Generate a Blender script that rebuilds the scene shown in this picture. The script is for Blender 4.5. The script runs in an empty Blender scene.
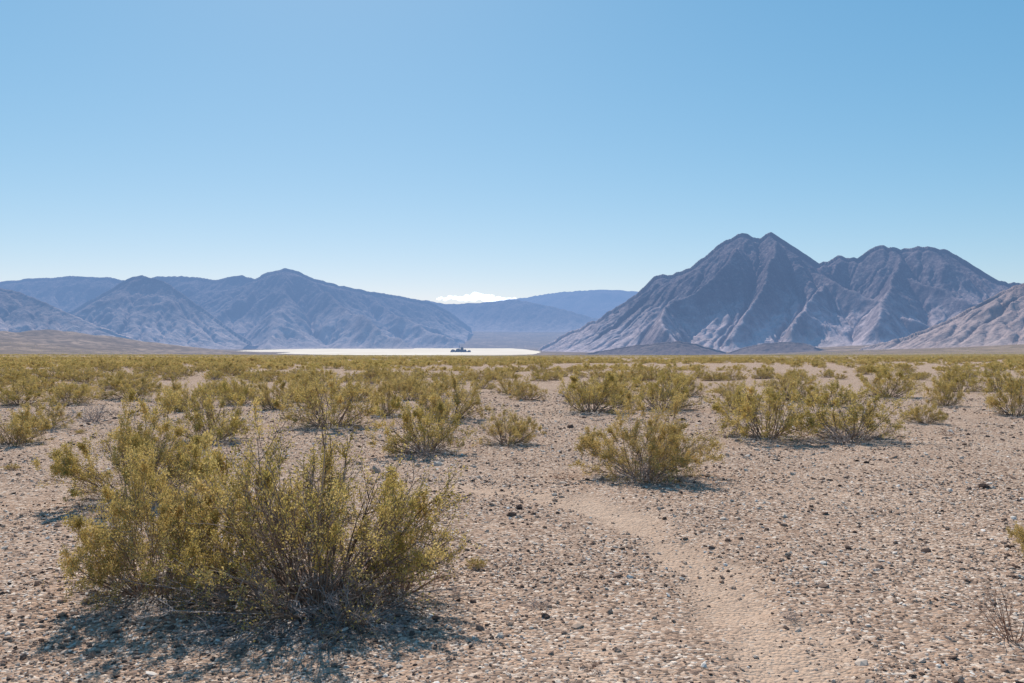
import bpy, math, numpy as np
rng=np.random.default_rng(7)
F=796.0; CX=512.0; HY=344.0; VY=355.4; CAMH=1.6
SUN_EL=45.0; SUN_AZ=-14.0
sc=bpy.context.scene
sc.view_settings.view_transform='Standard'; sc.view_settings.look='None'; sc.view_settings.exposure=0

# ---------------- noise
TAB=rng.random((256,256))
def vn(x,y):
    x=np.asarray(x,float); y=np.asarray(y,float)
    xi=np.floor(x).astype(np.int64); yi=np.floor(y).astype(np.int64)
    fx=x-xi; fy=y-yi; fx=fx*fx*(3-2*fx); fy=fy*fy*(3-2*fy)
    a=TAB[xi%256,yi%256]; b=TAB[(xi+1)%256,yi%256]; c=TAB[xi%256,(yi+1)%256]; d=TAB[(xi+1)%256,(yi+1)%256]
    return (a*(1-fx)+b*fx)*(1-fy)+(c*(1-fx)+d*fx)*fy-0.5
def fbm(x,y,o=4,g=0.5):
    s=0;a=1
    for i in range(o):
        s=s+a*vn(x*2**i+17.3*i,y*2**i+9.1*i); a*=g
    return s
def ridged(x,y,o=4,g=0.55):
    s=0;a=1;t=0
    for i in range(o):
        s=s+a*(1-4*np.abs(vn(x*2**i+11.7*i,y*2**i+5.3*i))); t+=a; a*=g
    return s/t
def ss(a,b,x):
    t=np.clip((x-a)/(b-a),0,1); return t*t*(3-2*t)
def gpx(px,py):
    d=CAMH*F/(py-VY); return ((px-CX)/F*d,d)
PATH=np.array([gpx(*p) for p in [(300,486),(400,487),(480,491),(560,499),(620,512),(675,542),(728,590),(775,645),(820,720),(860,800)]])
def path_mask(x,y,w=0.26):
    x=np.asarray(x,float);y=np.asarray(y,float)
    d=np.full(x.shape,1e9)
    for a,b in zip(PATH[:-1],PATH[1:]):
        ab=b-a; t=np.clip(((x-a[0])*ab[0]+(y-a[1])*ab[1])/(ab@ab),0,1)
        d=np.minimum(d,np.hypot(x-a[0]-t*ab[0],y-a[1]-t*ab[1]))
    d=d+0.35*fbm(x*2.1,y*2.1,4)
    return (1-ss(w*0.3,w*1.8,d))
def zt(x,y):
    x=np.asarray(x,float);y=np.asarray(y,float)
    yc=np.clip(y,-3000,1e9)
    k=60.0
    t=yc/3000.0
    z=-43.0*(t-np.log1p(np.exp(np.clip((t-1)*k,-50,50)))/k)
    z=np.where(t>1.6,-43.0,z)
    z=z+0.003*np.abs(x)*(1-ss(2200,3000,y))
    z=z+105*ss(1050,2300,-x)*ss(1300,3200,y)*(1-ss(3500,4500,y))*(1+0.35*fbm(x*.004,y*.004,4))+60*ss(700,2200,x)*ss(1000,2600,y)
    z=z+0.062*np.clip(y-8300,0,6500)
    z=z+0.02*np.clip(-x-2400,0,3000)*ss(3500,6000,y)
    r=np.hypot(x,y)
    flat=1-ss(2600,3000,y)
    z=z+(0.07*fbm(x*0.55,y*0.55,4)+0.28*ss(5,30,r)*fbm(x*0.07,y*0.07,3)+1.6*ss(150,600,r)*fbm(x*.006,y*.006,3))*flat
    z=z-0.035*path_mask(x,y)*(r<30)
    return z

# ---------------- mesh helper
def quad_mesh(name,verts,quads,mats=(),midx=None,attrs=None,smooth=False):
    me=bpy.data.meshes.new(name)
    verts=np.asarray(verts,np.float32); quads=np.asarray(quads,np.int32)
    me.vertices.add(len(verts)); me.vertices.foreach_set('co',verts.ravel())
    me.loops.add(quads.size); me.loops.foreach_set('vertex_index',quads.ravel())
    me.polygons.add(len(quads)); me.polygons.foreach_set('loop_start',np.arange(0,quads.size,quads.shape[1],dtype=np.int32))
    for m in mats: me.materials.append(m)
    if midx is not None: me.polygons.foreach_set('material_index',np.asarray(midx,np.int32))
    me.polygons.foreach_set('use_smooth',np.full(len(quads),smooth))
    if attrs:
        for k,v in attrs.items():
            a=me.attributes.new(k,'FLOAT','POINT'); a.data.foreach_set('value',np.asarray(v,np.float32))
    me.update(calc_edges=True); me.validate()
    return me
def add_obj(name,me,loc=(0,0,0)):
    o=bpy.data.objects.new(name,me); o.location=loc; sc.collection.objects.link(o); return o

# ---------------- material helpers
def new_mat(name):
    m=bpy.data.materials.new(name); m.use_nodes=True; nt=m.node_tree; nt.nodes.clear(); return m,nt
def N(nt,t,**kw):
    return nt.nodes.new(t)
def L(nt,a,b): nt.links.new(a,b)
def math_(nt,op,a,b=None,c=None,clamp=False):
    n=nt.nodes.new('ShaderNodeMath'); n.operation=op; n.use_clamp=clamp
    for i,v in enumerate((a,b,c)):
        if v is None: continue
        if isinstance(v,(int,float)): n.inputs[i].default_value=v
        else: L(nt,v,n.inputs[i])
    return n.outputs[0]
def mixc(nt,f,a,b,mode='MIX'):
    n=nt.nodes.new('ShaderNodeMix'); n.data_type='RGBA'; n.blend_type=mode
    for s,v in ((n.inputs[0],f),(n.inputs[6],a),(n.inputs[7],b)):
        if isinstance(v,(int,float)): s.default_value=v
        elif isinstance(v,tuple): s.default_value=(*v,1) if len(v)==3 else v
        else: L(nt,v,s)
    return n.outputs[2]
def ramp(nt,f,stops,interp='LINEAR'):
    n=nt.nodes.new('ShaderNodeValToRGB'); n.color_ramp.interpolation=interp
    cr=n.color_ramp
    while len(cr.elements)<len(stops): cr.elements.new(0.5)
    for e,(p,c) in zip(cr.elements,stops):
        e.position=p; e.color=(*c,1) if isinstance(c,tuple) else (c,c,c,1)
    L(nt,f,n.inputs[0]); return n.outputs[0]
def mrange(nt,v,a,b,c=0,d=1,smooth=False):
    n=nt.nodes.new('ShaderNodeMapRange')
    if smooth: n.interpolation_type='SMOOTHSTEP'
    L(nt,v,n.inputs[0]); n.inputs[1].default_value=a;n.inputs[2].default_value=b;n.inputs[3].default_value=c;n.inputs[4].default_value=d
    return n.outputs[0]
def noise(nt,vec,scale,detail=4,rough=0.55,dist=0):
    n=nt.nodes.new('ShaderNodeTexNoise'); n.inputs['Scale'].default_value=scale;n.inputs['Detail'].default_value=detail
    n.inputs['Roughness'].default_value=rough;n.inputs['Distortion'].default_value=dist
    L(nt,vec,n.inputs['Vector']); return n.outputs['Fac']
def voro(nt,vec,scale,rand=1.0,feature='F1'):
    n=nt.nodes.new('ShaderNodeTexVoronoi'); n.feature=feature; n.inputs['Scale'].default_value=scale; n.inputs['Randomness'].default_value=rand
    L(nt,vec,n.inputs['Vector']); return n
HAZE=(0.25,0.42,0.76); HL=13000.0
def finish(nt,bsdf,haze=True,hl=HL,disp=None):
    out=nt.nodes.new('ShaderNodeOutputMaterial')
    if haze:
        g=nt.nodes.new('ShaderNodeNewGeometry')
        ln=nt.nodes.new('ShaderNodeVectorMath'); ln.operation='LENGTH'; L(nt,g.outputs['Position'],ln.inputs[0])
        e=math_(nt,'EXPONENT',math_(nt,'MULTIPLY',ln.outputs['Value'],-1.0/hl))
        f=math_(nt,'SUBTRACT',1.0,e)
        em=nt.nodes.new('ShaderNodeEmission'); em.inputs[0].default_value=(*HAZE,1); em.inputs[1].default_value=1.0  # haze painted into the material: blue glow mixed in by distance from origin
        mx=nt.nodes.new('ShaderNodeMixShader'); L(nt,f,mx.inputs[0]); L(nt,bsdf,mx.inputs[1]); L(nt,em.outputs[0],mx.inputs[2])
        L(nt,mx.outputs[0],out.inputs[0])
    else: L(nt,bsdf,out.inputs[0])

# ---------------- ground material
def ground_mat():
    m,nt=new_mat('desert_gravel')
    g=nt.nodes.new('ShaderNodeNewGeometry'); P=g.outputs['Position']
    ln=nt.nodes.new('ShaderNodeVectorMath'); ln.operation='LENGTH'; L(nt,P,ln.inputs[0]); D=ln.outputs['Value']
    big=noise(nt,P,0.35,4,0.7); mid=noise(nt,P,3.5,4,0.75); fine=noise(nt,P,45,3,0.7)
    base=ramp(nt,big,[(0.3,(0.37,0.235,0.16)),(0.5,(0.49,0.325,0.23)),(0.7,(0.60,0.42,0.305))])
    base=mixc(nt,math_(nt,'MULTIPLY',ramp(nt,mid,[(0.42,0.0),(0.6,1.0)]),0.5),base,(0.28,0.18,0.13))
    v=voro(nt,P,40); v2=voro(nt,P,15)
    sep=nt.nodes.new('ShaderNodeSeparateColor'); L(nt,v.outputs['Color'],sep.inputs[0])
    stone=ramp(nt,sep.outputs[0],[(0,(0.09,0.065,0.053)),(0.25,(0.26,0.175,0.13)),(0.6,(0.47,0.33,0.245)),(0.88,(0.61,0.47,0.37)),(1,(0.78,0.67,0.57))])
    att=nt.nodes.new('ShaderNodeAttribute'); att.attribute_name='path'
    pm=att.outputs['Fac']
    sm=math_(nt,'MULTIPLY',ramp(nt,sep.outputs[1],[(0.25,0.0),(0.35,1.0)]),math_(nt,'SUBTRACT',0.85,math_(nt,'MULTIPLY',pm,0.5)))
    col=mixc(nt,sm,base,stone)
    sep2=nt.nodes.new('ShaderNodeSeparateColor'); L(nt,v2.outputs['Color'],sep2.inputs[0])
    col=mixc(nt,math_(nt,'MULTIPLY',ramp(nt,sep2.outputs[0],[(0.68,0.0),(0.72,1.0)]),ramp(nt,v2.outputs['Distance'],[(0.3,0.65),(0.45,0.0)])),col,(0.19,0.13,0.105))
    col=mixc(nt,math_(nt,'MULTIPLY',pm,0.45),col,(0.60,0.43,0.315))
    a2=nt.nodes.new('ShaderNodeAttribute'); a2.attribute_name='litter'
    lit=ramp(nt,fine,[(0.38,(0.08,0.07,0.07)),(0.5,(0.25,0.21,0.185)),(0.62,(0.62,0.58,0.55))])
    col=mixc(nt,math_(nt,'MULTIPLY',a2.outputs['Fac'],0.85),col,lit)
    n4=noise(nt,P,0.11,3,0.7); n5=noise(nt,P,0.004,4,0.7); n6=noise(nt,P,0.03,3,0.7)
    vegc=mixc(nt,ramp(nt,n4,[(0.42,0.0),(0.58,1.0)]),(0.21,0.145,0.055),(0.40,0.28,0.165))
    vf=mrange(nt,D,150,800,0,0.8)
    col=mixc(nt,vf,col,vegc)
    farc=ramp(nt,n5,[(0.35,(0.17,0.115,0.08)),(0.5,(0.28,0.19,0.135)),(0.62,(0.42,0.285,0.20))])
    farc=mixc(nt,ramp(nt,n6,[(0.46,0.0),(0.56,0.8)]),farc,(0.11,0.08,0.055))
    col=mixc(nt,mrange(nt,D,1500,2800,0,0.85),col,farc)
    b1=nt.nodes.new('ShaderNodeBump'); b1.inputs['Strength'].default_value=1.0; b1.inputs['Distance'].default_value=0.013
    hgt=math_(nt,'SUBTRACT',math_(nt,'MULTIPLY',fine,0.8),v.outputs['Distance'])
    hgt=math_(nt,'ADD',hgt,math_(nt,'MULTIPLY',mid,2.5))
    L(nt,hgt,b1.inputs['Height'])
    b=N(nt,'ShaderNodeBsdfDiffuse'); b.inputs['Roughness'].default_value=0.0
    L(nt,col,b.inputs['Color']); L(nt,b1.outputs[0],b.inputs['Normal'])
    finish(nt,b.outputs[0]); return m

# ---------------- bush generator
def nrm(v): return v/np.maximum(np.linalg.norm(v,axis=-1,keepdims=True),1e-9)
def grow(st,d,ln,K,curl,up,r):
    P=np.zeros((len(st),K,3)); P[:,0]=st; d=nrm(d); Dd=np.zeros_like(P); Dd[:,0]=d
    for k in range(1,K):
        d=nrm(d+r.normal(0,curl,d.shape)+np.array([0,0,up])); Dd[:,k]=d
        P[:,k]=P[:,k-1]+d*(ln/(K-1))[:,None]
    return P,Dd
def tubes(P,R,sides=3):
    n,K,_=P.shape; T=nrm(np.gradient(P,axis=1)); ref=np.array([0.31,0.53,0.79])
    a=nrm(np.cross(T,ref)); b=np.cross(T,a)
    an=np.arange(sides)*2*math.pi/sides
    V=P[:,:,None,:]+R[:,:,None,None]*(np.cos(an)[None,None,:,None]*a[:,:,None,:]+np.sin(an)[None,None,:,None]*b[:,:,None,:])
    idx=np.arange(n*K*sides).reshape(n,K,sides); nx=np.roll(idx,-1,axis=2)
    Q=np.stack([idx[:,:-1],nx[:,:-1],nx[:,1:],idx[:,1:]],-1).reshape(-1,4)
    return V.reshape(-1,3),Q
def sample(P,Dd,pi,t):
    K=P.shape[1]; f=t*(K-1); i=np.minimum(f.astype(int),K-2); w=(f-i)[:,None]
    return P[pi,i]*(1-w)+P[pi,i+1]*w, nrm(Dd[pi,i]*(1-w)+Dd[pi,i+1]*w)
def bush_mesh(name,seed,R,H,ns,nsec,ntw,nlf,leaf,sr,mats,leafy=1.0,sides=3,tiltmax=78,deadlow=0.25,patchy=1.0):
    r=np.random.default_rng(seed)
    nd=int(ns*deadlow)
    tot=ns+nd
    az=r.random(tot)*2*math.pi
    tilt=np.radians(np.concatenate([5+(tiltmax-5)*r.random(ns)**0.75, 74+16*r.random(nd)]))
    env=1/np.sqrt((np.sin(tilt)/R)**2+(np.cos(tilt)/H)**2)
    ph=r.random(4)*6.28
    lob=1+0.10*np.sin(2*az+ph[0])+0.08*np.sin(3*az+ph[1])+0.06*np.sin(5*az+ph[2])
    ln=env*lob*r.uniform(0.62,0.92,tot)
    ln[ns:]*=0.75
    d=np.stack([np.sin(tilt)*np.cos(az),np.sin(tilt)*np.sin(az),np.cos(tilt)],-1)
    off=r.random(tot)**0.5*0.18*R; oa=az+r.normal(0,0.6,tot)
    st=np.stack([off*np.cos(oa),off*np.sin(oa),np.full(tot,-0.03)],-1)
    P1,D1=grow(st,d,ln,6,0.10,0.02,r)
    P1[:,:,2]=np.maximum(P1[:,:,2],-0.03+0.05*np.linspace(0,1,6))
    R1=sr*np.linspace(1,0.3,6)[None]*r.uniform(0.6,1.2,tot)[:,None]
    pi=np.repeat(np.arange(tot),nsec); t=r.uniform(0.3,1.0,len(pi))
    s2,dd=sample(P1,D1,pi,t)
    l2=ln[pi]*r.uniform(0.2,0.42,len(pi))*(1.15-0.5*t)
    P2,D2=grow(s2,dd+r.normal(0,0.5,dd.shape),l2,4,0.15,0.05,r)
    R2=sr*0.36*np.linspace(1,0.5,4)[None]*np.ones((len(pi),1))
    p3=np.repeat(np.arange(len(pi)),ntw); t3=r.uniform(0.2,1.0,len(p3))
    s3,d3=sample(P2,D2,p3,t3)
    l3=np.maximum(l2[p3]*r.uniform(0.25,0.6,len(p3)),0.04)
    P3,D3=grow(s3,d3+r.normal(0,0.6,d3.shape),l3,3,0.15,0.10,r)
    R3=sr*0.18*np.ones((len(p3),3))*np.array([1,0.8,0.5])
    Vs=[];Qs=[];M=[];T=[];o=0
    for P_,R_ in ((P1,R1),(P2,R2),(P3,R3)):
        V,Q=tubes(P_,R_,sides); Vs.append(V);Qs.append(Q+o);o+=len(V);M.append(np.zeros(len(Q)));
        T.append(np.repeat(r.random(len(P_)),P_.shape[1]*sides))
    if leafy>0:
        sd=r.uniform(0.5,1.35,tot)*np.where(r.random(tot)<0.16*patchy,0.12,1.0)
        dens=np.where(pi<ns,r.uniform(0.1,1.5,len(pi))*sd[pi],0.06)
        hz=s2[:,2]/H; rad=np.linalg.norm(s2[:,:2],axis=1)/R
        dens*=np.clip(0.05+1.7*(hz*0.9+rad*0.6-0.2),0.02,1.5)
        cnt=r.poisson(nlf*leafy*dens[p3])
        lp=np.repeat(np.arange(len(p3)),cnt); tt=r.uniform(0.05,1.08,len(lp))
        c,dl=sample(P3,D3,lp,np.clip(tt,0,1)); c=c+r.normal(0,leaf*1.1,c.shape)
        u=nrm(dl*0.8+r.normal(0,0.6,c.shape)); w=nrm(np.cross(u,r.normal(0,1,c.shape)))
        s=leaf*r.uniform(0.6,1.3,len(lp))[:,None]
        V=np.stack([c-u*s*0.6,c+w*s*0.36,c+u*s*0.6,c-w*s*0.36],1).reshape(-1,3)
        Q=np.arange(len(V)).reshape(-1,4)+o
        Vs.append(V);Qs.append(Q);M.append(np.ones(len(Q)))
        sect=r.random(len(pi))
        tv=np.clip(0.55*sect[p3[lp]]+0.45*r.random(len(lp)),0,1); T.append(np.repeat(tv,4))
    return quad_mesh(name,np.concatenate(Vs),np.concatenate(Qs),mats,np.concatenate(M),{'tint':np.concatenate(T)})

def leaf_mat():
    m,nt=new_mat('creosote_leaf')
    a=nt.nodes.new('ShaderNodeAttribute'); a.attribute_name='tint'
    oi=nt.nodes.new('ShaderNodeObjectInfo')
    c=ramp(nt,a.outputs['Fac'],[(0.0,(0.22,0.175,0.045)),(0.35,(0.47,0.355,0.10)),(0.65,(0.66,0.49,0.165)),(0.9,(0.80,0.60,0.26)),(1.0,(0.66,0.43,0.20))])
    c=mixc(nt,math_(nt,'MULTIPLY',oi.outputs['Random'],0.5),c,(0.60,0.425,0.18))
    d=N(nt,'ShaderNodeBsdfDiffuse'); t=N(nt,'ShaderNodeBsdfTranslucent'); L(nt,c,d.inputs[0]); L(nt,c,t.inputs[0])
    mx=N(nt,'ShaderNodeMixShader'); mx.inputs[0].default_value=0.42; L(nt,d.outputs[0],mx.inputs[1]);L(nt,t.outputs[0],mx.inputs[2])
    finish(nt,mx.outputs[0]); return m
def stem_mat(name,cols):
    m,nt=new_mat(name)
    a=nt.nodes.new('ShaderNodeAttribute'); a.attribute_name='tint'
    c=ramp(nt,a.outputs['Fac'],[(i/(len(cols)-1),q) for i,q in enumerate(cols)])
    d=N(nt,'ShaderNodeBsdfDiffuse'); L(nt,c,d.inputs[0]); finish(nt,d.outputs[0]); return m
LEAF=leaf_mat(); STEM=stem_mat('creosote_stem',[(0.12,0.08,0.06),(0.28,0.20,0.15),(0.44,0.34,0.27)])
DEAD=stem_mat('dry_twig',[(0.25,0.19,0.17),(0.37,0.30,0.27),(0.50,0.43,0.39)])
RED=stem_mat('dry_red_twig',[(0.22,0.11,0.08),(0.33,0.19,0.13),(0.42,0.30,0.22)])

hero=[bush_mesh('creosote_bush_mesh_a',11,1.05,1.05,84,8,6,36,0.0125,0.0085,[STEM,LEAF],sides=4,patchy=1.5),
      bush_mesh('creosote_bush_mesh_b',23,0.95,1.0,64,8,6,48,0.0130,0.0065,[STEM,LEAF],sides=3,deadlow=0.15)]
mid=[bush_mesh('creosote_bush_mesh_m%d'%i,100+i,1.0,[1.0,0.95,1.05,0.95,1.0][i],44,6,5,[36,32,36,32,34][i],0.020,0.009,[STEM,LEAF],sides=3) for i in range(5)]
PX=[ # px,py,width px,height px,mesh
 (316,604,262,176,hero[0],0.4),(152,596,156,130,hero[1],1.0),(228,570,140,140,mid[4],2.0),
 (138,502,128,92,hero[1],3.3),(645,479,116,74,hero[1],2.0),(765,441,94,60,mid[2],1.2),(850,443,102,56,mid[3],0.1),
 (425,452,80,60,mid[4],0.7),(508,446,62,36,mid[1],3.3),(330,428,84,54,mid[2],2.3),(212,440,74,56,mid[3],4.0),
 (186,412,54,34,mid[0],5.0),(592,416,70,44,mid[4],3.0),(945,407,38,30,mid[2],0.4),(924,427,44,22,mid[1],0.9),
 (12,444,66,38,mid[0],1.9),(50,430,46,32,mid[3],2.9),(276,412,46,34,mid[4],5.5),(1016,418,52,46,mid[1],4.4),
 (452,422,70,46,mid[0],0.2),(386,418,36,42,mid[2],1.4),(660,414,66,42,mid[3],5.9),(886,398,56,34,mid[4],1.1),
 (735,416,46,30,mid[1],1.7),(510,398,32,24,mid[0],2.6),(790,402,56,32,mid[2],3.9),(1000,394,52,28,mid[3],3.1),
 (240,402,46,28,mid[1],0.3),(355,402,52,28,mid[3],0.5),(130,398,54,26,mid[4],0.8),(610,396,56,26,mid[0],1.3),
 (410,404,46,30,mid[1],2.2),(830,408,46,28,mid[0],0.4),(70,404,44,24,mid[2],2.7),(20,404,50,26,mid[1],0.7),
 (300,400,40,26,mid[0],1.2),(960,392,46,26,mid[1],5.2),(685,396,46,26,mid[2],0.6),
 (1056,560,70,60,mid[3],0.6)]
bushes=[]
for i,(px,py,w,h,me,rot) in enumerate(PX):
    x,y=gpx(px,py); s=y/F
    if me is hero[0]: rw,rh=1.75,1.0
    elif me is hero[1]: rw,rh=1.5,0.93
    else: rw,rh=1.58,0.93
    z=float(zt(x,y)); o=add_obj('creosote_bush',me,(x,y,z)); o.rotation_euler=(0,0,rot)
    sx=w*s/rw; o.scale=(sx,sx,h*s/rh); bushes.append((x,y,w*s*0.5))
dryA=bush_mesh('dry_shrub_mesh_a',300,1.0,0.8,34,5,4,0,0.01,0.010,[DEAD],leafy=0,tiltmax=85)
dryB=bush_mesh('dry_shrub_mesh_b',301,1.0,0.9,22,4,3,0,0.01,0.010,[RED],leafy=0,tiltmax=80)
for px,py,w,h,me,rot in [(92,424,54,20,dryA,0),(572,408,34,18,dryA,1),(1015,640,90,70,dryB,2),(565,478,50,10,dryB,3),(300,606,330,60,dryA,4),(645,482,110,30,dryA,5),(948,440,26,10,dryB,1),(350,622,170,50,dryA,2.2),(400,590,130,85,dryB,0.3),(845,446,90,20,dryA,1.1),(425,456,70,16,dryA,1.9)]:
    x,y=gpx(px,py); s=y/F; o=add_obj('dry_shrub',me,(x,y,float(zt(x,y)))); o.rotation_euler=(0,0,rot); o.scale=(w*s/1.8,w*s/1.8,h*s/0.8)

# ---------------- ground sheet
r1=np.exp(np.arange(math.log(0.2),math.log(60),0.018)); r2=np.exp(np.arange(math.log(61),math.log(52000),0.03)); rr=np.concatenate([r1,r2])
front=np.radians(np.linspace(-52,52,520)); back=np.radians(np.linspace(52,308,90)[1:-1]); az=np.concatenate([front,back])
A,Rr=np.meshgrid(az,rr); X=Rr*np.sin(A); Y=Rr*np.cos(A); Z=zt(X,Y)
na=len(az); nr=len(rr); idx=np.arange(na*nr).reshape(nr,na); nx=np.roll(idx,-1,axis=1)
Q=np.stack([idx[:-1],idx[1:],nx[1:],nx[:-1]],-1).reshape(-1,4)
lit=np.zeros_like(X)
for bx,by,br in bushes:
    if by<45:
        d=np.hypot(X-bx,Y-by)/br; lit=np.maximum(lit,(1-ss(0.5,1.15,d+0.4*vn(X*5,Y*5))))
gm=quad_mesh('desert_ground',np.stack([X,Y,Z],-1).reshape(-1,3),Q,[ground_mat()],None,{'path':path_mask(X,Y).ravel()*(Rr.ravel()<30),'litter':lit.ravel()},smooth=True)
add_obj('desert_ground',gm)

# ---------------- scatter via geometry nodes
def scatter(name,coll,pts,rot,scl,idx):
    me=bpy.data.meshes.new(name); me.vertices.add(len(pts)); me.vertices.foreach_set('co',np.asarray(pts,np.float32).ravel())
    a=me.attributes.new('rot','FLOAT_VECTOR','POINT'); a.data.foreach_set('vector',np.asarray(rot,np.float32).ravel())
    a=me.attributes.new('scl','FLOAT_VECTOR','POINT'); a.data.foreach_set('vector',np.asarray(scl,np.float32).ravel())
    a=me.attributes.new('pick','INT','POINT'); a.data.foreach_set('value',np.asarray(idx,np.int32))
    o=add_obj(name,me)
    ng=bpy.data.node_groups.new(name+'_nodes','GeometryNodeTree')
    ng.interface.new_socket('Geometry',in_out='INPUT',socket_type='NodeSocketGeometry'); ng.interface.new_socket('Geometry',in_out='OUTPUT',socket_type='NodeSocketGeometry')
    gi=ng.nodes.new('NodeGroupInput'); go=ng.nodes.new('NodeGroupOutput'); ip=ng.nodes.new('GeometryNodeInstanceOnPoints'); ci=ng.nodes.new('GeometryNodeCollectionInfo')
    ci.inputs['Collection'].default_value=coll; ci.inputs['Separate Children'].default_value=True; ci.inputs['Reset Children'].default_value=True
    def na_(t,nm):
        n=ng.nodes.new('GeometryNodeInputNamedAttribute'); n.data_type=t; n.inputs['Name'].default_value=nm; return n.outputs[0]
    e=ng.nodes.new('FunctionNodeEulerToRotation'); ng.links.new(na_('FLOAT_VECTOR','rot'),e.inputs[0])
    ng.links.new(gi.outputs[0],ip.inputs['Points']); ng.links.new(ci.outputs[0],ip.inputs['Instance']); ip.inputs['Pick Instance'].default_value=True
    ng.links.new(na_('INT','pick'),ip.inputs['Instance Index']); ng.links.new(e.outputs[0],ip.inputs['Rotation']); ng.links.new(na_('FLOAT_VECTOR','scl'),ip.inputs['Scale'])
    ng.links.new(ip.outputs[0],go.inputs[0])
    md=o.modifiers.new('scatter','NODES'); md.node_group=ng
    return o
def coll(name,meshes,prefix):
    c=bpy.data.collections.new(name)
    for i,me in enumerate(meshes):
        o=bpy.data.objects.new(prefix+'_'+'abcdefghij'[i],me); c.objects.link(o)
    return c
def jgrid(sp,y0,y1,k=0.9,keep=0.8,clump=0.02):
    xs=np.arange(-k*y1-8,k*y1+8,sp); ys=np.arange(y0,y1,sp); gx,gy=np.meshgrid(xs,ys); gx=gx.ravel();gy=gy.ravel()
    gx=gx+rng.uniform(-.48,.48,len(gx))*sp; gy=gy+rng.uniform(-.48,.48,len(gy))*sp
    m=(np.abs(gx)<k*gy+8)&(rng.random(len(gx))<keep+1.5*fbm(gx*clump,gy*clump,3))
    return gx[m],gy[m]
gx,gy=jgrid(2.6,26,75,keep=0.55,clump=0.09)
ok=np.ones(len(gx),bool)
for bx,by,br in bushes: ok&=np.hypot(gx-bx,gy-by)>br+0.9
gx=gx[ok];gy=gy[ok]; n=len(gx)
C1=coll('creosote_scrub_kinds',mid+[dryA],'creosote_shrub')
pk=rng.integers(0,5,n); dr=rng.random(n)<0.12; pk[dr]=5
s=np.clip(rng.normal(0.78,0.27,n),0.28,1.4); s[dr]*=0.5; hs=s*rng.uniform(0.7,1.0,n)
scatter('creosote_scrub',C1,np.stack([gx,gy,zt(gx,gy)],-1),np.stack([0*gx,0*gx,rng.random(n)*6.28],-1),np.stack([s,s,hs],-1),pk)
far=[bush_mesh('far_shrub_mesh_%d'%i,500+i,1.0,0.95,16,4,3,17,0.085,0.010,[STEM,LEAF],deadlow=0) for i in range(4)]
vfar=[bush_mesh('distant_shrub_mesh_%d'%i,600+i,1.0,0.9,8,3,2,12,0.19,0.015,[STEM,LEAF],deadlow=0) for i in range(3)]
gx,gy=jgrid(3.2,75,270,keep=0.60,clump=0.03); n=len(gx)
s=np.clip(rng.normal(0.86,0.27,n),0.3,1.5); hs=s*rng.uniform(0.6,0.9,n)
scatter('distant_creosote_scrub',coll('far_scrub_kinds',far,'distant_shrub'),np.stack([gx,gy,zt(gx,gy)],-1),np.stack([0*gx,0*gx,rng.random(n)*6.28],-1),np.stack([s,s,hs],-1),rng.integers(0,4,n))
gx,gy=jgrid(7.5,270,1300,keep=0.65,clump=0.01); n=len(gx)
s=np.clip(rng.normal(1.1,0.3,n),0.4,2.0); hs=s*rng.uniform(0.5,0.8,n)
gx2,gy2=jgrid(19,1300,2850,keep=0.6,clump=0.006,k=0.95); n2=len(gx2); s2=rng.uniform(1.0,2.4,n2)
gx=np.concatenate([gx,gx2]);gy=np.concatenate([gy,gy2]);s=np.concatenate([s,s2]);hs=np.concatenate([hs,s2*0.55]); n=len(gx)
scatter('horizon_creosote_scrub',coll('horizon_scrub_kinds',vfar,'horizon_shrub'),np.stack([gx,gy,zt(gx,gy)],-1),np.stack([0*gx,0*gx,rng.random(n)*6.28],-1),np.stack([s,s,hs],-1),rng.integers(0,3,n))
gx,gy=jgrid(0.9,3.5,26,keep=0.25,clump=0.3); n=len(gx)
s=rng.uniform(0.04,0.15,n)
scatter('dry_weeds',coll('dry_weed_kinds',[dryA,dryB,mid[1]],'dry_weed'),np.stack([gx,gy,zt(gx,gy)],-1),np.stack([0*gx,0*gx,rng.random(n)*6.28],-1),np.stack([s,s,s*0.7],-1),rng.choice([0,1,2],n,p=[.5,.38,.12]))

# ---------------- stones
def stone_mat():
    m,nt=new_mat('gravel_stone')
    oi=nt.nodes.new('ShaderNodeObjectInfo')
    c=ramp(nt,oi.outputs['Random'],[(0,(0.07,0.05,0.043)),(0.22,(0.21,0.14,0.108)),(0.45,(0.41,0.28,0.205)),(0.7,(0.55,0.395,0.295)),(0.92,(0.66,0.53,0.43)),(1,(0.80,0.71,0.63))])
    d=N(nt,'ShaderNodeBsdfDiffuse'); L(nt,c,d.inputs[0]); finish(nt,d.outputs[0],haze=False); return m
import bmesh
SM=stone_mat(); stones=[]
for i in range(6):
    bm=bmesh.new(); bmesh.ops.create_icosphere(bm,subdivisions=1 if i<4 else 2,radius=1)
    rs=np.random.default_rng(40+i); sc3=rs.uniform(0.65,1.2,3)
    for v in bm.verts:
        v.co*=float(rs.uniform(0.72,1.15)); v.co.x*=sc3[0];v.co.y*=sc3[1];v.co.z*=0.6*sc3[2]
    me=bpy.data.meshes.new('stone_mesh_%d'%i); bm.to_mesh(me); bm.free(); me.materials.append(SM); stones.append(me)
n=160000
d=2.6*np.exp(rng.random(n)*math.log(34/2.6)); a=rng.uniform(-0.72,0.72,n); x=d*np.sin(a); y=d*np.cos(a)
pm=path_mask(x,y); cl=fbm(x*0.8,y*0.8,3)
keep=rng.random(n)<np.clip(0.72+1.1*cl,0.15,1)*(1-0.75*pm); x=x[keep];y=y[keep];d=d[keep];n=len(x)
sz=0.0068*np.exp(rng.normal(0,0.5,n))*np.clip((d/6)**0.55,0.75,3)
bigm=rng.random(n)<0.012; sz[bigm]*=2.0
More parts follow.
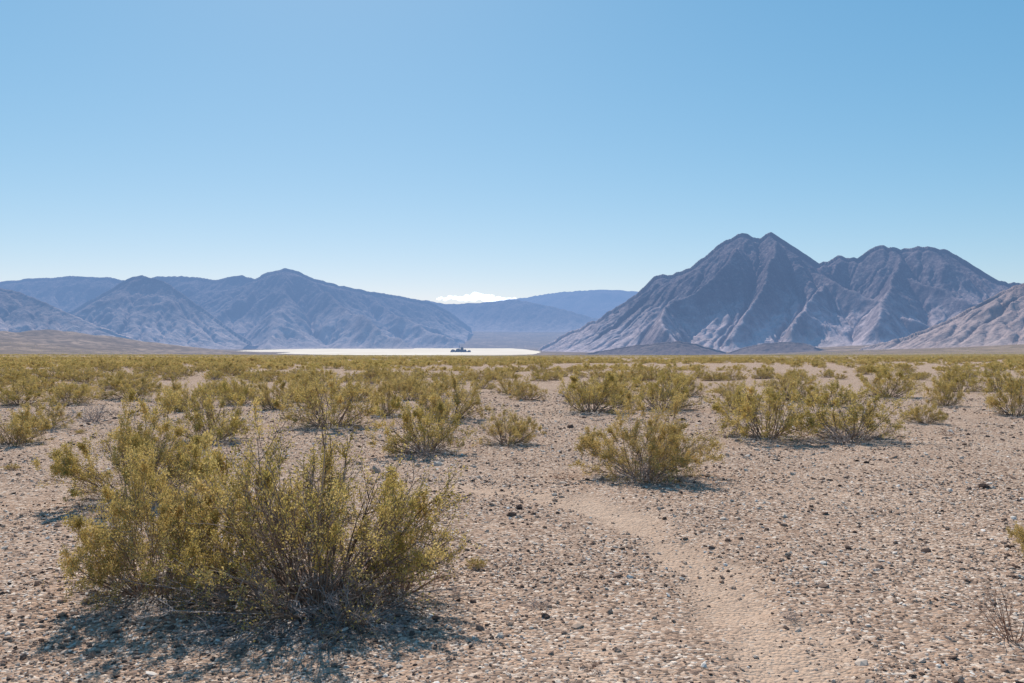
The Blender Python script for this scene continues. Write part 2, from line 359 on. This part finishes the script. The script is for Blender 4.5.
z=zt(x,y)+sz*0.15
scatter('gravel_stones',coll('gravel_kinds',stones,'stone'),np.stack([x,y,z],-1),np.stack([rng.normal(0,.3,n),rng.normal(0,.3,n),rng.random(n)*6.28],-1),np.stack([sz*rng.uniform(.8,1.4,n),sz,sz*rng.uniform(.7,1.2,n)],-1),rng.integers(0,6,n))

# ---------------- mountains
def rock_mat(name,dark,light,tan,zlo,zhi,sc_=1.0,patch=0.5,bump=18):
    m,nt=new_mat(name)
    g=nt.nodes.new('ShaderNodeNewGeometry'); P=g.outputs['Position']
    sp=nt.nodes.new('ShaderNodeSeparateXYZ'); L(nt,P,sp.inputs[0])
    n1=noise(nt,P,0.0022*sc_,5,0.6,0.6); n2=noise(nt,P,0.016*sc_,5,0.72,0.4); n3=noise(nt,P,0.06*sc_,3,0.7)
    hz=mrange(nt,math_(nt,'ADD',sp.outputs[2],math_(nt,'MULTIPLY',math_(nt,'SUBTRACT',n1,0.5),(zhi-zlo)*1.6)),zlo,zhi,0,1,True)
    c=mixc(nt,ramp(nt,n1,[(0.5,0.0),(0.62,patch)]),light,tan)
    c=mixc(nt,math_(nt,'MULTIPLY',hz,0.88),c,dark)
    c=mixc(nt,ramp(nt,n2,[(0.45,0.0),(0.62,0.5)]),c,dark)
    c=mixc(nt,ramp(nt,n3,[(0.45,0.0),(0.7,0.3)]),c,tan)
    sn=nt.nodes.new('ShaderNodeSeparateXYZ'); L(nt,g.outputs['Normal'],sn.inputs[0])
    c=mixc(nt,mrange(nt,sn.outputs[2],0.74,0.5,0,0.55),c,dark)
    b1=nt.nodes.new('ShaderNodeBump'); b1.inputs['Strength'].default_value=0.8; b1.inputs['Distance'].default_value=bump/sc_
    L(nt,math_(nt,'ADD',n2,math_(nt,'MULTIPLY',n3,0.35)),b1.inputs['Height'])
    b=N(nt,'ShaderNodeBsdfDiffuse'); L(nt,c,b.inputs[0]); L(nt,b1.outputs[0],b.inputs['Normal'])
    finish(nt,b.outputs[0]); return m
def erode(h,dx,lock,iters,K):
    ny,nx=h.shape; n=ny*nx
    base=np.arange(n).reshape(ny,nx)
    offs=[(-1,-1),(-1,0),(-1,1),(0,-1),(0,1),(1,-1),(1,0),(1,1)]
    lk=lock.ravel()
    for it in range(iters):
        hp=np.pad(h,1,constant_values=1e9); best=np.zeros((ny,nx)); rec=base.copy(); dist=np.ones((ny,nx))
        for oy,ox in offs:
            dd=dx*math.hypot(oy,ox); sl=(h-hp[1+oy:1+oy+ny,1+ox:1+ox+nx])/dd
            m=sl>best; best[m]=sl[m]; rec[m]=(base+oy*nx+ox)[m]; dist[m]=dd
        hf=h.ravel(); order=np.argsort(hf).tolist(); rl=rec.ravel().tolist(); A=[dx*dx]*n
        for i in reversed(order):
            j=rl[i]
            if j!=i: A[j]+=A[i]
        Fk=(K*np.sqrt(np.array(A))/dist.ravel()); Fk[lk]=0; Fl=Fk.tolist(); hl=hf.tolist()
        for i in order:
            j=rl[i]
            if j!=i and Fl[i]>0: hl[i]=(hl[i]+Fl[i]*hl[j])/(1+Fl[i])
        h=np.array(hl).reshape(ny,nx)
        hp=np.pad(h,1,mode='edge'); lap=hp[:-2,1:-1]+hp[2:,1:-1]+hp[1:-1,:-2]+hp[1:-1,2:]-4*h
        h=np.where(lock,h,h+0.03*lap)
    return h
def build_range(name,crest,mat,dx,front,backd,slope,seed,sp_int,K=0.035,iters=14,cap=0.5,spur_dir=0.0,extra=None,pw=1.3,jag=0.7,rough=1.0):
    r=np.random.default_rng(seed)
    cr=[]
    for a,b in zip(crest[:-1],crest[1:]):
        k=max(1,int((b[0]-a[0])/4))
        for j in range(k):
            t=j/k; cr.append([a[q]*(1-t)+b[q]*t for q in range(3)])
            if j>0: cr[-1][1]+=r.normal(0,jag)
    cr.append(list(crest[-1])); cra=np.array(cr)
    pts=np.array([((px-CX)/F*Yd,Yd,CAMH+(HY-py)/F*Yd) for px,py,Yd in cr]); gz=zt(pts[:,0],pts[:,1]); H=pts[:,2]-gz+4
    segs=[]
    for i in range(len(pts)-1): segs.append((pts[i,:2],pts[i+1,:2],H[i],H[i+1],slope))
    cl=np.concatenate([[0],np.cumsum(np.hypot(*np.diff(pts[:,:2],axis=0).T))])
    s=sp_int*0.5
    def spur(p,h,ang,length,sl,depth):
        k=5; prev=np.array(p,float); ph=h
        a=ang; P=[(prev.copy(),ph)]
        for j in range(1,k+1):
            a+=r.normal(0,0.22)
            q=prev+np.array([math.sin(a),-math.cos(a)])*length/k
            t=j/k; hh=h*((1-t)**1.15)*(1+r.normal(0,0.07))+h*0.02
            hh=min(hh,ph*0.99)
            segs.append((prev.copy(),q.copy(),ph,hh,sl)); P.append((q.copy(),hh)); prev=q; ph=hh
        if depth>0:
            for (qq,h2) in P[1:-1]:
                for sg in (-1,1):
                    if r.random()<0.8: spur(qq,h2*0.96,a+sg*r.uniform(0.6,1.1),h2*r.uniform(0.9,1.4),sl*1.15,depth-1)
    while s<cl[-1]:
        x=np.interp(s,cl,pts[:,0]); y=np.interp(s,cl,pts[:,1]); h=np.interp(s,cl,H)
        if h>30: spur((x,y),h*0.95,spur_dir+r.normal(0,0.3),min(h*r.uniform(1.6,2.5),front*0.95),slope*1.55,1)
        s+=sp_int*r.uniform(0.6,1.4)
    if extra:
        for (px0,py0,Y0,px1,py1,Y1) in extra:
            a=np.array([(px0-CX)/F*Y0,Y0]);b=np.array([(px1-CX)/F*Y1,Y1])
            ha=CAMH+(HY-py0)/F*Y0-zt(a[0],a[1]); hb=max(2,CAMH+(HY-py1)/F*Y1-zt(b[0],b[1])); segs.append((a,b,float(ha),float(hb),slope*1.3))
    x0,x1=pts[:,0].min()-dx*3,pts[:,0].max()+dx*3; y0,y1=pts[:,1].min()-front,pts[:,1].max()+backd
    if extra:
        for e in extra: y0=min(y0,e[5]-200)
    xs=np.arange(x0,x1,dx); ys=np.arange(y0,y1,dx); GX,GY=np.meshgrid(xs,ys)
    wl=H.max()*0.9
    WX=GX+wl*0.25*fbm(GX/wl+seed,GY/wl,4); WY=GY+wl*0.25*fbm(GX/wl+31+seed,GY/wl+7,4)
    h=np.zeros_like(GX); cd=np.full(GX.shape,1e9)
    for si,(a,b,ha,hb,sl) in enumerate(segs):
        ab=b-a; Lq=ab@ab+1e-9
        isc=si<len(pts)-1
        ux,uy=(GX,GY) if isc else (WX,WY)
        hm=max(ha,hb)*pw/sl+wl*0.4
        ix0=max(0,int((min(a[0],b[0])-hm-x0)/dx)); ix1=max(0,int((max(a[0],b[0])+hm-x0)/dx)+2); iy0=max(0,int((min(a[1],b[1])-hm-y0)/dx)); iy1=max(0,int((max(a[1],b[1])+hm-y0)/dx)+2)
        S_=(slice(iy0,iy1),slice(ix0,ix1)); ux=ux[S_];uy=uy[S_]
        if ux.size==0: continue
        t=np.clip(((ux-a[0])*ab[0]+(uy-a[1])*ab[1])/Lq,0,1); dd=np.hypot(ux-a[0]-t*ab[0],uy-a[1]-t*ab[1])
        hh=np.maximum(ha+(hb-ha)*t,1.0)
        if isc: cd[S_]=np.minimum(cd[S_],dd)
        W=hh*pw/sl; u=np.clip(1-dd/W,0,1)
        h[S_]=np.maximum(h[S_],hh*u**pw)
    mask=np.clip(h/(0.12*H.max()),0,1)
    damp=np.clip(cd/(wl*0.30),0,1)
    h=h*(1+0.18*fbm(GX/(wl*0.5)+3,GY/(wl*0.5)+seed,3)*damp)+rng.random(h.shape)*0.5
    hR=H.max()
    h=h+rough*hR*0.035*ridged(WX/(wl*0.30)+seed,WY/(wl*0.30),3)*mask*damp
    h=np.maximum(h,0)
    # shoulders and spurs stay below the crest profile
    gb=zt(GX,GY)
    gp=CX+F*GX/GY; sky=np.interp(gp,cra[:,0],cra[:,1]); lim=CAMH+(HY-sky-1.5)/F*GY-gb+4-hR*0.02
    crestd=cd<dx*1.5
    h=np.where(crestd,h,np.minimum(h,np.maximum(lim,0.5)))
    lock=cd<dx*0.9
    h0=h.copy(); E=erode(h,dx,lock,iters,K)
    D=np.clip(h0-E,0,None); c=cap*(0.15*hR+0.8*h0)+1e-6; D=c*(1-np.exp(-D/c))
    hf=h0-D
    hf+=rough*hR*0.014*ridged(GX/(wl*0.08),GY/(wl*0.08)+seed,3)*mask*(0.3+0.7*damp)
    Z=gb-4+hf
    Z=np.where(h0<0.9,Z-6,Z)
    ny,nx=GX.shape; idx=np.arange(ny*nx).reshape(ny,nx)
    Q=np.stack([idx[:-1,:-1],idx[:-1,1:],idx[1:,1:],idx[1:,:-1]],-1).reshape(-1,4)
    me=quad_mesh(name,np.stack([GX,GY,Z],-1).reshape(-1,3),Q,[mat],smooth=True)
    return add_obj(name,me)

M_R=rock_mat('massif_rock',(0.075,0.060,0.080),(0.56,0.43,0.43),(0.68,0.53,0.48),-20,340,1.0,0.5)
M_T=rock_mat('tan_hill_rock',(0.15,0.11,0.11),(0.44,0.32,0.29),(0.54,0.41,0.36),20,300,1.5,0.5)
M_D=rock_mat('dark_hill_rock',(0.08,0.062,0.066),(0.20,0.15,0.145),(0.30,0.23,0.20),0,100,2.0,0.4)
M_L=rock_mat('range_rock',(0.075,0.062,0.078),(0.48,0.37,0.35),(0.62,0.49,0.44),-50,560,0.6,0.45)
massif=[(535,352,5600),(560,336,5500),(600,318,5300),(625,302,5200),(645,288,5100),(655,276,5050),(663,274,5030),(672,275,5000),(690,268,4950),(705,257,4900),(718,245,4850),(730,239,4820),(742,233,4800),(752,237,4800),(761,238,4780),(771,232,4750),(780,238,4730),(792,248,4700),(805,257,4700),(818,265,4700),(828,262,4680),(838,255,4650),(850,258,4600),(862,258,4600),(870,249,4580),(880,245,4550),(892,247,4500),(905,248,4500),(918,246,4450),(932,247,4400),(948,250,4400),(960,257,4350),(975,268,4300),(985,274,4300),(1000,281,4250),(1030,286,4200),(1100,280,4200),(1200,290,4200)]
build_range('mountain_massif',massif,M_R,7.0,1500,300,0.8,5,240,K=0.05,spur_dir=-0.25,jag=0.9,extra=[(742,238,4760,640,330,4100),(770,238,4710,745,322,3900),(838,260,4620,800,332,3700),(900,252,4480,885,318,3700),(663,278,5010,590,335,4500)])
build_range('tan_hill',[(860,349,2900),(890,341,2850),(920,331,2800),(950,319,2750),(975,306,2700),(1000,293,2700),(1024,283,2650),(1060,272,2650),(1110,262,2600),(1200,255,2600),(1300,262,2600)],M_T,5.5,700,300,0.6,8,110,K=0.055,spur_dir=-0.4,rough=1.3)
build_range('dark_foothill',[(585,354,3500),(605,350,3480),(630,346,3450),(655,343,3400),(680,341,3400),(700,345,3400),(725,352,3400)],M_D,4,260,200,0.45,9,70,K=0.03,jag=0.3)
build_range('dark_foothill',[(728,353,3300),(745,347,3300),(765,343,3250),(785,342,3250),(803,343,3250),(815,347,3200),(828,353,3200)],M_D,4,260,200,0.45,10,70,K=0.03,jag=0.3)
build_range('left_mountain_range',[(-260,290,10500),(-120,280,10400),(0,282,10200),(40,278,10200),(75,276,10000),(105,277,10000),(130,281,9900),(160,276,9800),(195,277,9700),(215,280,9600),(228,277,9500),(242,275,9500),(255,279,9400),(268,272,9300),(285,268,9200),(300,272,9200),(315,279,9300),(335,284,9500),(355,289,9700),(380,293,9900),(400,296,10200),(430,302,10600),(450,312,10900),(470,330,11200)],M_L,17,2400,500,0.62,12,400,K=0.05,spur_dir=0.25,jag=0.4,rough=1.2,extra=[(300,272,9200,400,340,7400),(285,270,9180,285,318,7700),(285,318,7700,262,343,7100),(242,278,9450,215,330,8000),(355,291,9650,450,338,8200)])
build_range('left_front_mountain',[(60,318,7800),(90,300,7800),(108,291,7750),(120,283,7700),(132,277,7700),(142,275,7650),(152,278,7600),(165,282,7600),(180,292,7500),(200,306,7400),(225,325,7300),(250,343,7200)],M_L,12,1400,300,0.65,13,240,K=0.055,spur_dir=0.1,jag=0.4,rough=1.2)
build_range('left_ridge',[(-260,270,6400),(-120,277,6300),(-60,282,6300),(0,288,6200),(20,292,6200),(50,305,6100),(75,316,6000),(100,327,5900),(130,337,5900),(165,348,5800)],M_L,12,1400,300,0.55,15,240,K=0.055,spur_dir=0.3,jag=0.4,rough=1.2)
build_range('middle_range',[(425,300,13500),(450,304,13400),(480,303,13300),(510,299,13200),(530,302,13000),(555,307,12800),(580,314,12500),(610,322,12200),(650,332,12000)],M_L,26,2200,600,0.5,16,500,K=0.04,spur_dir=0.0,jag=0.4)
build_range('far_mountain_range',[(380,305,19000),(430,304,19000),(475,304,19000),(515,299,18800),(545,294,18500),(560,292,18300),(590,290,18000),(615,290,18000),(640,292,18000),(700,290,18000),(800,296,18000)],M_L,50,3000,900,0.5,17,1000,K=0.02,jag=0.3)

# ---------------- playa + rock island
m,nt=new_mat('playa_clay'); g=nt.nodes.new('ShaderNodeNewGeometry')
c=ramp(nt,noise(nt,g.outputs['Position'],0.0035,5,0.65),[(0.4,(0.70,0.59,0.49)),(0.6,(0.80,0.70,0.60))])
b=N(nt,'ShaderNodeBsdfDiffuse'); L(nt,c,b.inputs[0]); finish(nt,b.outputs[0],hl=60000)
near=[(232,351.6),(262,353.0),(300,354.2),(340,354.9),(400,355.25),(460,355.3),(505,355.2),(530,354.4),(541,352.6)]
farp=[(538,351.0),(522,349.0),(500,347.8),(440,347.4),(380,347.6),(330,348.3),(285,349.2),(245,350.3)]
PZ=-42.4
poly=[]
for px,py in near+farp:
    Yd=(CAMH-PZ)*F/(py-HY); poly.append(((px-CX)/F*Yd,Yd))
poly=np.array(poly)
cc=poly.mean(0); pts=[]
Pn=len(poly); M=160
for k in range(M):
    t=k/M*Pn; i=int(t); f=t-i; p=poly[i]*(1-f)+poly[(i+1)%Pn]*f
    w=1+0.03*vn(k*0.5,3.3); pts.append(cc+(p-cc)*w)
me=bpy.data.meshes.new('playa_lake_bed'); me.from_pydata([(p[0],p[1],PZ) for p in pts],[],[list(range(M))]); me.materials.append(m); add_obj('playa_lake_bed',me)
M_I=rock_mat('island_rock',(0.04,0.035,0.04),(0.06,0.05,0.05),(0.09,0.075,0.07),0,60,4.0,0.3)
bm=bmesh.new(); Yi=4300
for dxp,w,hh in [(-6,5,14),(-1,5,20),(3,4,26),(6,4,16),(10,4,10),(0,11,8)]:
    r_=bmesh.ops.create_icosphere(bm,subdivisions=3,radius=1)
    for v in r_['verts']:
        k=1+0.35*float(fbm(v.co.x*2+dxp,v.co.y*2+v.co.z*2,3))
        v.co.x=v.co.x*k*w*Yi/F*0.5+dxp*Yi/F; v.co.y=v.co.y*k*30; v.co.z=v.co.z*k*hh
me=bpy.data.meshes.new('rock_island'); bm.to_mesh(me); bm.free(); me.materials.append(M_I)
add_obj('rock_island',me,((459-CX)/F*Yi,Yi,PZ))

# ---------------- cloud
m,nt=new_mat('cloud_vapour'); d=N(nt,'ShaderNodeBsdfDiffuse'); d.inputs[0].default_value=(0.95,0.95,0.95,1)
e=N(nt,'ShaderNodeEmission'); e.inputs[0].default_value=(0.97,0.98,1.0,1); e.inputs[1].default_value=0.88  # added glow stands in for sunlight scattered inside the cloud
mx=N(nt,'ShaderNodeAddShader'); L(nt,d.outputs[0],mx.inputs[0]); L(nt,e.outputs[0],mx.inputs[1]); finish(nt,mx.outputs[0],haze=False)
bm=bmesh.new(); rs=np.random.default_rng(5); Yc=38000
for px in np.arange(438,516,1.5):
    en=math.exp(-((px-480)/24)**2)
    py=300.0-4.2*rs.random()*(0.3+en); rad=(1.0+2.6*rs.random()*en)*Yc/F
    r_=bmesh.ops.create_icosphere(bm,subdivisions=3,radius=1)
    ox=(px-CX)/F*Yc; oz=(HY-py)/F*Yc; oy=rs.uniform(-900,900)
    for v in r_['verts']:
        k=1+0.6*float(fbm(v.co.x*2+px,v.co.y*2+v.co.z*2.3,4)); v.co=v.co*k*rad; v.co.z*=0.8; v.co.x*=1.7; v.co.x+=ox; v.co.y+=Yc+oy; v.co.z+=oz
for f in bm.faces: f.smooth=True
me=bpy.data.meshes.new('cloud'); bm.to_mesh(me); bm.free(); me.materials.append(m); add_obj('cloud',me)

# ---------------- world, sun, camera
w=bpy.data.worlds.new('World'); sc.world=w; w.use_nodes=True; nt=w.node_tree; nt.nodes.clear()
sk=nt.nodes.new('ShaderNodeTexSky'); sk.sky_type='NISHITA'; sk.sun_disc=False; sk.sun_elevation=math.radians(SUN_EL); sk.sun_rotation=math.radians(SUN_AZ)
sk.altitude=1100; sk.air_density=1.0; sk.dust_density=0.6; sk.ozone_density=1.5
sp=nt.nodes.new('ShaderNodeSeparateColor'); L(nt,sk.outputs[0],sp.inputs[0]); cb=nt.nodes.new('ShaderNodeCombineColor')
for i,(k,gm_) in enumerate([(0.76,1.11),(1.90,0.66),(3.0,0.49)]):
    L(nt,math_(nt,'MULTIPLY',math_(nt,'POWER',sp.outputs[i],gm_),k),cb.inputs[i])
bg=nt.nodes.new('ShaderNodeBackground'); bg.inputs[1].default_value=0.10; wo=nt.nodes.new('ShaderNodeOutputWorld')
L(nt,cb.outputs[0],bg.inputs[0]); L(nt,bg.outputs[0],wo.inputs[0])
ld=bpy.data.lights.new('sun','SUN'); ld.energy=5.0; ld.angle=math.radians(0.5); ld.color=(1.0,0.95,0.87)
lo=bpy.data.objects.new('sun',ld); lo.rotation_euler=(-math.radians(90-SUN_EL),0,-math.radians(SUN_AZ)); lo.location=(0,0,50); sc.collection.objects.link(lo)
cd=bpy.data.cameras.new('camera'); cd.sensor_width=36; cd.lens=36*F/1024; cd.clip_start=0.05; cd.clip_end=120000
co=bpy.data.objects.new('camera',cd); co.location=(0,0,CAMH+float(zt(0.0,0.0))); co.rotation_euler=(math.radians(90)+math.atan((HY-341.5)/F),0,0)
sc.collection.objects.link(co); sc.camera=co
print('done')
